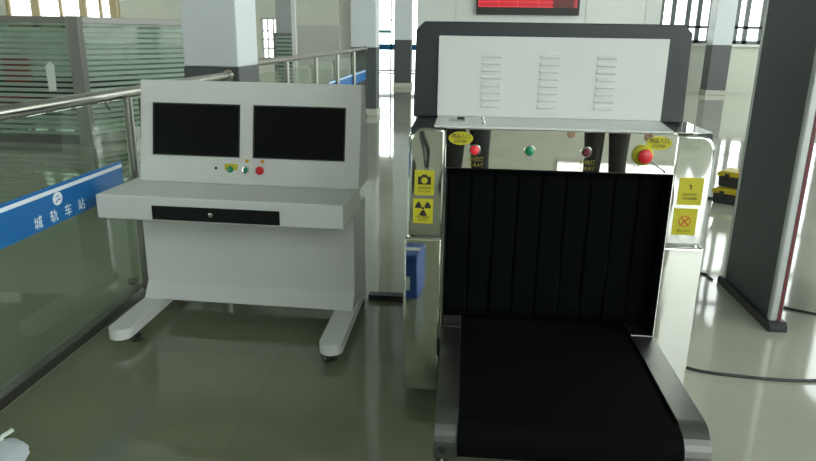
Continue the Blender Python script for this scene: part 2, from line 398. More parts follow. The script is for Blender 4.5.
# red chair behind the partition
ch = thing('office_chair','red office chair seen through the striped glass partition','chair',(-6.55,9.5,-0.0))
MB().prism(rrect(-.2,.2,.68,1.06,.05),-.03,.03).build('backrest', M['redfabric'], ch, bevel=.012)
MB().prism(rrect(-.23,.23,-.46,.0,.06),.44,.5,'z').build('seat', M['redfabric'], ch, bevel=.015)
MB().cyl((0,-.22,.12),(0,-.22,.44),.025).build('gas_lift', M['black'], ch)
MB().box(-.02,.02,-.02,.02,.46,.75).build('back_support', M['black'], ch)
for k in range(5):
    a = 2*PI*k/5
    lg = MB().cyl((0,-.22,.12),(.27*math.cos(a),-.22+.27*math.sin(a),.07),.018,.013,8).build('leg', M['black'], ch)
    MB().cyl((.27*math.cos(a)-.012,-.22+.27*math.sin(a),.03),(.27*math.cos(a)+.012,-.22+.27*math.sin(a),.03),.029,n=12).build('castor', M['black'], lg)

# ------------------------------------------------------------------ glass balustrade with handrail
FX = -1.81
def balustrade(name_label, ya, yb, posts, band, hooks, zr=1.13):
    t = thing('glass_balustrade', name_label, 'railing', (FX,(ya+yb)/2,0))
    cy = (ya+yb)/2; L0, L1 = ya-cy, yb-cy
    hr = MB().cyl((0,L0,zr),(0,L1,zr),.029,n=28).build('handrail', M['rail_steel'], t, smooth=True)
    MB().cyl((0,L1-.035,zr),(0,L1-.012,zr),.045,n=24).build('rail_flange', M['rail_steel'], hr, smooth=True)
    MB().box(-.006,.006,L0,L1-.03,.045,1.10).build('glass_panel', M['fence_glass'], t)
    MB().box(-.03,.035,L0,L1-.01,.001,.05).build('base_channel', M['steel_dark'], t, bevel=.004)
    for y in posts:
        y -= cy
        p = MB().cyl((.034,y,.001),(.034,y,zr-.02),.024,n=20).build('post', M['post_steel'], t, smooth=True)
        MB().cyl((.034,y,.001),(.034,y,.02),.036,n=20).build('post_flange', M['rail_steel'], p, smooth=True)
        for zz in (.10,):
            MB().cyl((-.02,y-.075,zz),(.012,y-.075,zz),.02,n=18).build('glass_clamp', M['steel_dark'], p, smooth=True)
        MB().tube([(.004,y+.19,.06),(.004,y+.19,1.09)],.006,8).build('edge_seal', M['black'], p)
    for y in hooks:
        y -= cy
        MB().tube([(0,y,1.11),(.0,y,1.085),(.004,y+.012,1.07),(.01,y+.02,1.062)],.006,8).build('rail_bracket', M['black'], t)
    b = MB().box(.0065,.0085,band[0]-cy,band[1]-cy,band[2],band[3]).build('blue_band', M['blue'], t)
    MB().box(.0086,.0092,band[0]-cy,band[1]-cy,band[3]-.034,band[3]-.016).build('white_line', M['white_ink'], b)
    return t, b, cy
t, b, cy = balustrade('glass balustrade with steel handrail and blue station-name band beside the console', 1.2, 5.115, (1.9,3.43,4.7), (1.2,3.345,.612,.787), (3.27,3.68))
R = (PI/2,0,PI/2)
for chx, y in zip('城轨车站', (2.602,2.716,2.826,2.936)):
    text('lettering', chx, .060, M['white_ink'], b, (.0092,y-cy,.648), R)
# emblem: ring disc with a swoosh
em = MB().prism(ellipse(2.757-cy,.722,.036,.030),.0092,.0098,'x').build('emblem', M['white_ink'], b)
MB().prism([(2.735-cy,.709),(2.757-cy,.719),(2.783-cy,.719),(2.777-cy,.714),(2.757-cy,.713),(2.742-cy,.705)],.0098,.0104,'x').build('swoosh', M['blue'], em)
MB().prism([(2.742-cy,.727),(2.757-cy,.737),(2.772-cy,.733),(2.757-cy,.730)],.0098,.0104,'x').build('swoosh', M['blue'], em)
balustrade('farther glass balustrade running between the two square columns', 5.625, 12.29, (6.68,8.02,9.39,10.8), (8.9,12.25,.66,.84), (6.5,7.85,9.2),1.195)

# ------------------------------------------------------------------ operator console
cs = thing('operator_console','white operator console on castors with two black screens set in its sloping panel','console',(-1.075,3.15,0),math.radians(-2.2))
# lower body: prism of a side profile (y,z), width 1.11
MB().prism([(0,.62),(0,.185),(-.055,.106),(.30,.106),(.30,.62)],-.555,.555,'x').build('cabinet_body', M['console'], cs, bevel=.004)
# worktop
MB().box(-.615,.565,-.285,.10,.60,.715).build('worktop', M['console_top'], cs, bevel=.006)
# drawer
dr = MB().box(-.34,.27,-.291,-.28,.608,.674).build('drawer', M['black_gloss'], cs, bevel=.002)
MB().lathe([(0,.008),(.006,.008),(.011,.006),(.012,0)],(-.055,-.291,.642),(0,-1,0)).build('drawer_lock', M['chrome'], dr, smooth=True)
# panel housing: side profile
P0, P1 = (.03,.715), (.125,1.215)
MB().prism([P0,P1,(.20,1.205),(.28,.715)],-.56,.575,'x').build('screen_housing', M['console'], cs, bevel=.006)
tl = math.atan2(P1[0]-P0[0], P1[1]-P0[1])  # lean back
def onpanel(mb): # author in (x, -y outward, s up the slope) then lean
    return mb.xf(Matrix.Translation((0,P0[0],P0[1])) @ Matrix.Rotation(-tl,4,'X'))
def s_of(z): return (z-P0[1])/math.cos(tl)
for x0, x1 in ((-.484,-.042),(.040,.492)):
    s0, s1 = s_of(.855), s_of(1.098)
    sc = onpanel(MB().box(x0,x1,-.002,.004,s0,s1)).build('screen', M['screen'], cs)
    bz = MB()
    w = .007
    bz.box(x0-w,x1+w,-.004,.003,s0-w,s0).box(x0-w,x1+w,-.004,.003,s1,s1+w).box(x0-w,x0,-.004,.003,s0,s1).box(x1,x1+w,-.004,.003,s0,s1)
    onpanel(bz).build('bezel', M['black'], sc)
sb = s_of(.790)
onpanel(MB().lathe([(0,.003),(.007,.003),(.008,0)],(-.158,0,sb+.003),(0,-1,0))).build('keyhole', M['black'], cs, smooth=True)
onpanel(MB().box(-.112,-.045,-.0015,.001,sb-.004,sb+.028)).build('switch_label', M['yellow'], cs)
sw = onpanel(MB().lathe([(0,.014),(.010,.014),(.016,.008),(.017,0)],(-.083,0,sb),(0,-1,0))).build('key_switch', M['green'], cs, smooth=True)
onpanel(MB().lathe([(0,.012),(.011,.012),(.013,.004),(.017,.002),(.018,0)],(-.002,0,sb-.001),(0,-1,0))).build('green_button', M['green'], cs, smooth=True)
onpanel(MB().lathe([(.012,.0035),(.012,.006),(.019,.005),(.020,0)],(-.002,0,sb-.001),(0,-1,0))).build('button_ring', M['chrome'], cs, smooth=True)
onpanel(MB().lathe([(0,.028),(.016,.027),(.021,.021),(.021,.016),(.012,.012),(.012,0)],(.075,0,sb-.001),(0,-1,0))).build('emergency_button', M['red'], cs, smooth=True)
onpanel(MB().box(-.006,.012,-.0015,.001,sb+.036,sb+.052)).build('button_label', M['orange'], cs)
onpanel(MB().box(.073,.092,-.0015,.001,sb+.036,sb+.052)).build('button_label', M['orange'], cs)
# feet with castors: (local frame)
def stadium(cx, w, y0, y1, n=10):
    r = w/2; pts = []
    for i in range(n+1):
        a = PI+i/n*PI; pts.append((cx+r*math.cos(a), y0+r+r*math.sin(a)))
    for i in range(n+1):
        a = i/n*PI; pts.append((cx+r*math.cos(a), y1-r+r*math.sin(a)))
    return pts
def castor(parent, x, y, rz=0.):
    c = MB().cyl((0,0,.043),(0,0,.052),.020,n=14).box(-.014,.014,-.004,.022,.034,.044).build('castor_fork', M['black'], parent)
    for sgn in (-1,1):
        MB().cyl((sgn*.005,.016,.0255),(sgn*.017,.016,.0255),.0250,n=20).build('castor_wheel', M['black'], c, bevel=.002)
    MB().box(-.012,.012,-.045,-.012,.030,.040).build('brake_lever', M['black'], c, bevel=.003)
    for o in (c,): o.location = (x,y,0); o.rotation_euler = (0,0,rz)
    MB().cyl((-.0185,.016,.0255),(.0185,.016,.0255),.010,n=14).build('castor_hub', M['chrome'], c)
    return c
for fx, dx in ((-.508,-.0),(.512,0)):
    # compensate the console's turn so that the feet run straight back
    f = MB().prism(stadium(0,.108,-.45,.36),.052,.105,'z').build('foot', M['console'], cs, bevel=.003)
    f.location = (fx+dx,0,0); f.rotation_euler = (0,0,math.radians(2.0))
    castor(cs, fx+.062 if fx<0 else fx+.012, -.345 if fx<0 else -.415, .9)
    castor(cs, fx+.015, .24, -.4)

# ------------------------------------------------------------------ X-ray baggage scanner
D = 2.40
sx_ = thing('baggage_scanner','large steel X-ray baggage scanner with a dark grey hood and black tunnel curtain','scanner',(.34,D,0))
# all x below are world x - .34, y are relative to the front face
def X(x): return x-.34
BX0, BX1 = -.20, .885
LEN = 1.75
# inner carcass, above the tunnel and beside it
mb = MB()
mb.box(X(BX0)+.03,X(-.055),.012,LEN,.10,1.10)
mb.box(X(.752),X(BX1)-.03,.012,LEN,.10,1.10)
mb.box(X(-.055),X(.748),.03,LEN,.985,1.10)
mb.box(X(-.055),X(.748),.03,LEN,.10,.30)
mb.build('carcass', M['steel_dark'], sx_)
# mirror side covers, front
def cover(name, x0, x1, z0, z1, mat, r, corners, y0=0., y1=.03, bev=.01, parent=None):
    return MB().prism(rrect(x0,x1,z0,z1,r,8,corners),y0,y1).build(name, mat, parent or sx_, bevel=bev, seg=3, smooth=True)
cover('upper_cover', X(-.192), X(-.0625), .720, 1.128, M['mirror_dull'], .05, (0,0,0,1), .002,.04)
cover('lower_cover', X(-.209), X(-.0625), .07, .715, M['mirror_low'], .01, (1,1,1,1), -.004,.04)
cover('upper_cover', X(.748), X(.884), .722, 1.128, M['mirror_wavy'], .055, (0,0,1,0), .002,.04)
cover('lower_cover', X(.748), X(.895), .07, .717, M['mirror_low'], .01, (1,1,1,1), -.002,.04)
# side skins
for x0, x1 in ((X(-.200),X(-.172)),(X(.857),X(.885))):
    MB().box(x0,x1,.04,LEN,.07,1.10).build('side_panel', M['mirror_dull'] if x0<0 else M['mirror_wavy'], sx_, bevel=.008, seg=3)
# deck (top of the body)
MB().box(X(-.19),X(.875),.01,LEN,1.10,1.132).build('top_deck', M['hood_dark'], sx_, bevel=.006)
# steel bright edge of the deck on the right shoulder
MB().prism([(X(.735),.0),(X(.80),.0),(X(.872),.02),(X(.872),.30),(X(.857),.30)],1.1325,1.137,'z').build('shoulder_trim', M['mirror'], sx_)
# light ledge in front of the hood
MB().prism([(X(-.105),-.004),(X(.732),-.004),(X(.768),.30),(X(-.105),.30)],1.1325,1.1400,'z').build('ledge', M['hood_light'], sx_, bevel=.001)
# fascia (mirror) with rim
fa = MB().box(X(-.062),X(.747),-.012,.03,.988,1.132).build('fascia', M['mirror'], sx_, bevel=.002)
MB().box(X(-.0625),X(-.0585),-.012,.05,.30,.988).build('tunnel_rim', M['chrome'], sx_)
MB().box(X(.748),X(.751),-.012,.05,.30,.988).build('tunnel_rim', M['chrome'], sx_)
# tunnel lining
mb = MB()
mb.box(X(-.0555),X(-.052),.0,LEN,.30,.985).box(X(.7445),X(.748),0,LEN,.30,.985).box(X(-.055),X(.748),.0,LEN,.981,.986)
mb.build('tunnel_lining', M['tunnel'], sx_)
# curtain strips
n = 9; w = (.797)/n
for row, yb in ((0,.07),(1,.11)):
    for k in range(n if row==0 else n-1):
        x0 = X(-.052)+k*w+(w/2 if row else 0)
        pts = []
        m_ = 8
        amp = .001+.0015*random.random(); ph = random.random()*6
        mb = MB(); rows_ = 12; grid = []
        for i in range(rows_+1):
            z = .98-(.98-.375)*i/rows_; r_ = []
            for j in range(m_+1):
                u = j/m_; bow = amp*math.sin(u*PI)*(.4+i/rows_) + .004*math.sin(ph+i*.5)*i/rows_
                r_.append((x0+u*(w+.002), yb-bow+(.003*u), z))
            grid.append(r_)
        V = [[mb.bm.verts.new(p) for p in r_] for r_ in grid]
        for i in range(rows_):
            for j in range(m_): mb.bm.faces.new([V[i][j],V[i+1][j],V[i+1][j+1],V[i][j+1]])
        o = mb.build('curtain_strip', M['curtain'], sx_, smooth=True)
        s = o.modifiers.new('solid','SOLIDIFY'); s.thickness = .003
        if row == 1: o.name = 'curtain_strip'
# hood
hy0, hy1 = .30, 1.45
def hood_profile(x0, x1, z0, z1, c): return [(x0-.006,z0),(x1+.006,z0),(x1,z1-c),(x1-c,z1),(x0+c,z1),(x0,z1-c)]
MB().prism(hood_profile(X(-.198),X(.850),1.134,1.502,.032),hy0,hy1).build('hood', M['hood_dark'], sx_, bevel=.004)
hp = MB().box(X(-.108),X(.766),hy0-.010,hy0+.01,1.1405,1.449).build('hood_panel', M['hood_light'], sx_, bevel=.002)
# louvres, 3 columns of 8
for cx in (.101,.324,.541):
    for k in range(8):
        z = 1.374-k*.0275
        pr = [(0,z-.004),(-.007,z-.002),(-.008,z+.001),(0,z+.011)]
        lv = MB().prism([(hy0-.0102+a, b_) for a, b_ in pr], X(cx)-.036, X(cx)+.036,'x').build('louvre', M['hood_light'], hp, bevel=.0012)
# small switch and screws on the ledge
MB().box(X(-.055),X(.005),.130,.175,1.140,1.146).build('switch_plate', M['alu'], sx_, bevel=.001)
MB().box(X(-.025),X(.003),.135,.170,1.146,1.153).build('rocker_switch', M['black'], sx_, bevel=.002)
for y in (.07,.20):
    MB().lathe([(0,.010),(.005,.010),(.007,.005),(.013,.002),(.013,0)],(X(.072),y,1.140),(0,0,1)).build('latch', M['chrome'], sx_, smooth=True)
# ---- lamps on the fascia
FY = -.012
def lamp(name, x, z, mat, r=.017, ring=True):
    l = MB().lathe([(0,.016),(r*.6,.015),(r*.92,.010),(r,.0)],(X(x),FY,z),(0,-1,0)).build(name, mat, sx_, smooth=True)
    if ring: MB().lathe([(r,.003),(r+.003,.003),(r+.004,.0)],(X(x),FY,z),(0,-1,0)).build('lamp_ring', M['chrome'], l, smooth=True)
lamp('red_lamp', .043,1.056, M['redlamp'])
lamp('green_lamp', .238,1.058, M['green'])
lamp('red_lamp', .437,1.060, M['dimred'], .016)
for x, s1 in ((.043,'射线灯'),(.437,'射线灯')):
    g_ = text('lettering', s1, .019, M['inkbrown'], sx_, (X(x)+.006,FY-.0006,1.022))
    text('lettering', 'X-RAY', .019, M['inkbrown'], sx_, (X(x)+.006,FY-.0006,1.001))
text('lettering','电源', .011, M['inkfaint'], sx_, (X(.238),FY-.0006,1.028))
# emergency stop with yellow shroud
es = MB().lathe([(.0,.0),(.036,.0),(.037,.006),(.030,.020),(.0,.020)],(X(.632),FY,1.056),(-.12,-1,.05)).build('emergency_stop_base', M['yellow'], sx_, smooth=True)
MB().lathe([(0,.042),(.018,.041),(.025,.035),(.025,.028),(.015,.024),(.015,.015)],(X(.632),FY,1.056),(.10,-1,-.02)).build('emergency_stop_button', M['red'], es, smooth=True)
text('lettering','急停', .013, M['inkfaint'], sx_, (X(.615),FY-.0006,1.016))
MB().tube([(X(.655),FY-.012,1.042),(X(.675),FY-.010,1.028),(X(.695),FY-.008,1.012),(X(.712),FY-.004,1.002),(X(.716),FY-.002,.995)],.0028,8).build('switch_cable', M['steel_dark'], sx_, smooth=True)
# oval signs
for x, z in ((-.008,1.097),(.685,1.099)):
    ov = MB().prism(ellipse(X(x),z,.044,.024),FY-.0012,FY).build('oval_sign', M['yellow'], sx_)
    text('lettering','物品入口', .0195, M['ink'], ov, (X(x),FY-.0014,z+.007), sx=.88)
    text('lettering','ENTER', .0150, M['ink'], ov, (X(x),FY-.0014,z-.011))
# ---- yellow labels on the covers
LY = .0008
def label(x0, x1, z0, z1, kind):
    l = MB().box(X(x0),X(x1),LY-.0010,LY+.002,z0,z1).build('warning_label', M['yellow'], sx_)
    y = LY-.0012; cx, w = (x0+x1)/2, x1-x0
    if kind == 'camera':
        zc = z0+(z1-z0)*.62
        MB().prism([(X(cx)-.024,zc-.018),(X(cx)+.024,zc-.018),(X(cx)+.024,zc+.012),(X(cx)+.012,zc+.012),(X(cx)+.007,zc+.020),(X(cx)-.007,zc+.020),(X(cx)-.012,zc+.012),(X(cx)-.024,zc+.012)],y-.0004,y).build('camera_symbol', M['ink'], l)
        MB().prism(ellipse(X(cx),zc-.002,.012,.012,24),y-.0008,y-.0004).build('camera_symbol', M['yellow'], l)
        text('lettering','监控区域', .012, M['ink'], l, (X(cx),y,z0+.027)); text('lettering','MONITORED', .0078, M['ink'], l, (X(cx),y,z0+.014))
    if kind == 'rad':
        zc = z0+(z1-z0)*.62; mb = MB()
        for a0 in (30,150,270):
            pts = [(X(cx)+r*math.cos(math.radians(a0+d)), zc+r*math.sin(math.radians(a0+d))) for r, ds in ((.008,(-30,0,30)),(.030,(30,15,0,-15,-30))) for d in ds]
            mb.prism(pts, y-.0004, y)
        mb.prism(ellipse(X(cx),zc,.005,.005,16),y-.0004,y)
        mb.build('radiation_symbol', M['ink'], l)
        text('lettering','当心辐射', .012, M['ink'], l, (X(cx),y,z0+.024)); text('lettering','RADIATION', .0078, M['ink'], l, (X(cx),y,z0+.012))
    if kind == 'hand':
        zc = z0+(z1-z0)*.66
        MB().prism([(X(cx)-.008,zc+.006),(X(cx)-.002,zc+.010),(X(cx)+.004,zc+.003),(X(cx)-.001,zc-.001),(X(cx)+.005,zc-.008),(X(cx)+.002,zc-.009),(X(cx)-.005,zc-.001),(X(cx)+.0,zc+.003)],y-.0004,y).build('symbol', M['ink'], l)
        text('lettering','请勿伸手', .013, M['inkbrown'], l, (X(cx),y,z0+.038)); text('lettering','DANGER', .0125, M['ink'], l, (X(cx),y,z0+.024))
    if kind == 'cross':
        zc = z0+(z1-z0)*.52; mb = MB(); c = X(cx); n_=28
        for i in range(n_):
            a, b_ = 2*PI*i/n_, 2*PI*(i+1)/n_
            mb.prism([(c+.018*math.cos(a),zc+.018*math.sin(a)),(c+.021*math.cos(a),zc+.021*math.sin(a)),(c+.021*math.cos(b_),zc+.021*math.sin(b_)),(c+.018*math.cos(b_),zc+.018*math.sin(b_))],y-.0004,y)
        for s_ in (-1,1):
            mb.prism([(c-.014*s_-.003,zc-.016),(c-.014*s_+.003,zc-.016),(c+.014*s_+.003,zc+.016),(c+.014*s_-.003,zc+.016)][::s_],y-.0006,y)
        mb.build('prohibition_symbol', M['inkred'], l)
        text('lettering','禁止乘坐', .012, M['inkbrown'], l, (c,y,z0+.016))
label(-.172,-.100,.880,.974,'camera'); label(-.176,-.102,.772,.866,'rad')
label(.776,.860,.877,.977,'hand'); label(.770,.853,.764,.864,'cross')
# castor feet of the body
for x in (X(-.14),X(.82)):
    for y in (.12, LEN-.12):
        c = MB().cyl((x,y,.055),(x,y,.10),.03,n=18).box(x-.018,x+.018,y-.01,y+.03,.045,.06).build('castor_fork', M['black'], sx_)
        MB().cyl((x-.016,y+.01,.031),(x+.016,y+.01,.031),.030,n=22).build('castor_wheel', M['black'], c)

# ---- entry conveyor (part of the scanner)
def conveyor(sgn, ybase, length, nm):
    """sgn -1: towards the camera"""
    def Y(y): return ybase + sgn*y
    zt = .36
    ZR = .30
    # side rails: profile in (y,z), rounded nose
    nose = []
    for i in range(9):
        a = i/8*PI/2; nose.append((Y(length-.085+.085*math.sin(a)), ZR-.03+.09*math.cos(a)))
    prof = [(Y(-.20),zt)] + nose + [(Y(length),.235),(Y(length-.03),.215),(Y(-.20),.215)]
    for x0, x1 in ((X(-.052),X(.019)),(X(.667),X(.744 if sgn>0 else .752))):
        x1b = x1
        r = MB().prism(prof,x0,x1b,'x').build('side_rail', M['brushed'], sx_, bevel=.002)
        xm = (x0+x1b)/2
        MB().lathe([(0,.001),(.008,.001),(.010,.0035),(.012,0)],(xm-.012 if x0<0 else xm+.01,Y(length),.262),(0,sgn,0)).build('bolt_hole', M['black'], r, smooth=True)
        MB().box(x0+.001,x1b-.001,Y(.005) if sgn>0 else Y(.008),Y(.008) if sgn>0 else Y(.005),zt,zt+.0015).build('rail_joint', M['chrome'], r)
        # adjustable leg at the nose
        lx = xm-.012
        lg = MB().cyl((lx,Y(length-.03),.012),(lx,Y(length-.03),.216),.009,n=16).build('adjustable_leg', M['chrome'], sx_, smooth=True)
        MB().lathe([(0,.0),(.032,.0),(.032,.006),(.012,.018),(0,.018)],(lx,Y(length-.03),.001)).build('leveling_foot', M['black'], lg, smooth=True)
        MB().cyl((lx,Y(length-.03),.195),(lx,Y(length-.03),.208),.018,n=6).build('lock_nut', M['steel_dark'], lg)
    # belt: wraps around the end roller
    R_ = .062; e = length+.022; zt2 = .352
    pts = [(Y(-.45),zt2)]
    for i in range(13):
        a = i/12*PI; pts.append((Y(e-R_+R_*math.sin(a)), zt2-R_+R_*math.cos(a)))
    pts.append((Y(-.45),zt2-2*R_))
    MB().prism(pts,X(.0195),X(.6665),'x').build('conveyor_belt', M['belt'], sx_, smooth=True)
conveyor(-1, 0., .675, 'entry')
conveyor(1, LEN, .66, 'exit')

# ------------------------------------------------------------------ walk-through metal detector
md = thing('metal_detector','tall dark grey walk-through metal detector gate with silver edges and red light strip','detector gate',(1.66,3.67,0))
def md_panel(x, flip):
    y0, y1 = -.325,.335
    MB().box(x-.030,x+.030,y0+.035,y1-.03,.04,2.20).build('side_panel', M['hood_dark'], md, bevel=.003)
    for ya, yb in ((y0,y0+.036),(y1-.03,y1)):
        p = MB().prism(rrect(x-.034,x+.030,ya,yb,.010,4),.03,2.22,'z').build('edge_profile', M['alu'], md, smooth=True)
        if ya < 0: MB().box(x+.005,x+.022,ya-.003,ya+.001,.05,2.2).build('light_strip', M['darkred'], p)
    MB().prism([(y0-.04,.001),(y0-.04,.03),(y0-.02,.05),(y1+.02,.05),(y1+.04,.03),(y1+.04,.001)],x-.047,x+.047,'x').build('base_shoe', M['black'], md, bevel=.004)
md_panel(0,1); md_panel(.82,-1)
MB().box(-.03,.85,-.26,.27,2.0,2.215).build('crossbar', M['hood_dark'], md, bevel=.005)

# ------------------------------------------------------------------ tool boxes
def toolbox(z, x, y, rz, label_):
    t = thing('tool_box', label_, 'toolbox', (x,y,z), rz, group='stacked tool boxes')
    MB().prism([(-.19,.0),(.19,.0),(.2,.095),(-.2,.095)],-.11,.11).build('body', M['black'], t, bevel=.008)
    MB().prism([(-.21,.095),(.21,.095),(.21,.125),(.18,.142),(-.18,.142),(-.21,.125)],-.122,.122).build('lid', M['yellow2'], t, bevel=.006)
    for x_ in (-.12,.12): MB().box(x_-.02,x_+.02,-.13,-.11,.07,.12).build('latch', M['black'], t, bevel=.002)
    MB().tube([(-.07,0,.140),(-.06,0,.1445),(.06,0,.1445),(.07,0,.140)],.006,8).build('handle', M['black'], t)
toolbox(.0,2.55,6.20,math.radians(-36),'lower black tool box with yellow lid on the floor left of the detector gate')
toolbox(.1515,2.59,6.23,math.radians(-38),'upper black tool box with yellow lid, resting on another tool box')
tag(MB().prism([(0,0),(.10,-.01),(.12,.02),(.03,.03)],.001,.018,'z').xf(Matrix.Translation((2.30,6.35,0))).build('plastic_scrap', M['green_cloth'], bevel=.004),'small green plastic piece on the floor beside the tool boxes','scrap')

# ------------------------------------------------------------------ cables on the floor
def cable(pts, r, label_):
    # smooth with Catmull-Rom
    P = [Vector(p) for p in pts]; out = []
    for i in range(len(P)-1):
        p0, p1, p2, p3 = P[max(i-1,0)], P[i], P[i+1], P[min(i+2,len(P)-1)]
        for k in range(8):
            t = k/8; out.append(.5*((2*p1)+(p2-p0)*t+(2*p0-5*p1+4*p2-p3)*t*t+(3*p1-p0-3*p2+p3)*t**3))
    out.append(P[-1])
    tag(MB().tube(out, r, 8).build('floor_cable', M['black'], smooth=True), label_, 'cable')
cable([(.95,2.93,.007),(1.10,2.825,.007),(1.275,2.79,.007),(1.45,2.775,.007),(1.62,2.79,.007),(1.9,2.85,.007),(2.6,2.95,.007)],.007,'black cable lying across the floor in front of the detector gate')
cable([(.92,4.30,.007),(1.25,4.27,.007),(1.554,4.18,.007),(1.585,4.10,.007),(1.59,4.06,.007)],.007,'short black cable on the floor running up to the rear of the gate base')
cable([(1.74,3.72,.007),(1.84,3.645,.007),(2.0,3.56,.007),(2.25,3.50,.007),(2.44,3.48,.007)],.007,'black cable lying on the floor inside the detector gate')
tag(MB().prism([(3.475,.001),(3.48,.032),(3.54,.032),(3.55,.001)],-.50,-.175,'x').build('threshold_strip', M['black']),'flat black rubber strip on the floor between the console and the scanner','strip')

# ------------------------------------------------------------------ LED board
lb = thing('led_display','red LED message board mounted on the white wall','display',(1.66,Y1-.13,2.035))
MB().box(-1.43,1.43,-.05,.095,0,.95).build('frame', M['black'], lb, bevel=.01)
MB().box(-1.376,.68,-.056,-.05,.20,.92).build('lit_field', M['led'], lb)
MB().box(.68,1.376,-.056,-.05,.20,.92).build('dim_field', M['led_dim'], lb)
mb = MB()
for x in (-1.37,-.816,-.284,.29,1.29,1.335): mb.box(x-.009,x+.009,-.0575,-.056,.20,.92)
for z in (.21,.34,.48,.62,.76,.90): mb.box(-1.376,.72,-.0575,-.056,z-.009,z+.009)
mb.build('grid_lines', M['led_line'], lb)

# ------------------------------------------------------------------ plastic bag at the lower left corner
mb = MB()
bmesh.ops.create_icosphere(mb.bm, subdivisions=4, radius=1)
from mathutils import noise as NZ
for v in mb.bm.verts:
    c = v.co.copy(); k = 1+.10*NZ.noise(c*2.2)+.04*NZ.noise(c*7)
    v.co = Vector((c.x*.115*k, c.y*.16*k, max(-.028, c.z*.034*k)+.029))
bg = mb.build('plastic_bag', M['bag'], smooth=True); bg.location = (-1.565,1.80,0)
tag(bg,'crumpled white plastic bag on the floor at the foot of the balustrade','bag')
MB().tube([(-.03,.12,.045),(-.025,.135,.06),(-.005,.15,.07),(.0,.155,.075)],.008,8).build('tied_handle', M['paper'], bg, smooth=True)

# ------------------------------------------------------------------ carton on the floor near the camera (mirrored in the steel)
ct = thing('carton','blue and white carton standing on the floor before the scanner entry','box',(-.38,1.12,0),.1)
MB().box(-.17,.17,-.12,.12,.001,.26).build('body', M['card_blue'], ct, bevel=.003)
MB().box(-.14,.13,.12,.1215,.05,.13).build('printed_panel', M['card_white'], ct)
MB().box(-.165,.165,-.025,.025,.26,.2612).build('tape', M['paper'], ct)

# ------------------------------------------------------------------ people (seen mirrored in the fascia)
def skin_mesh(name, verts, edges, radii, mat, parent, levels=2, root=0):
    me = bpy.data.meshes.new(name); me.from_pydata([Vector(v) for v in verts], edges, [])
    o = bpy.data.objects.new('tmp', me); C.objects.link(o)
    sk = o.modifiers.new('skin','SKIN'); sk.use_smooth_shade = True
    for i, r in enumerate(radii):
        me.skin_vertices[0].data[i].radius = r if isinstance(r, tuple) else (r, r)
        me.skin_vertices[0].data[i].use_root = (i == root)
    sb_ = o.modifiers.new('sub','SUBSURF'); sb_.levels = levels; sb_.render_levels = levels
    dg = bpy.context.evaluated_depsgraph_get(); dg.update()
    m2 = bpy.data.meshes.new_from_object(o.evaluated_get(dg)); m2.name = name
    bpy.data.objects.remove(o)
    m2.materials.clear(); m2.materials.append(mat)
    for p in m2.polygons: p.use_smooth = True; p.material_index = 0
    r = bpy.data.objects.new(name, m2); C.objects.link(r); r.parent = parent
    return r
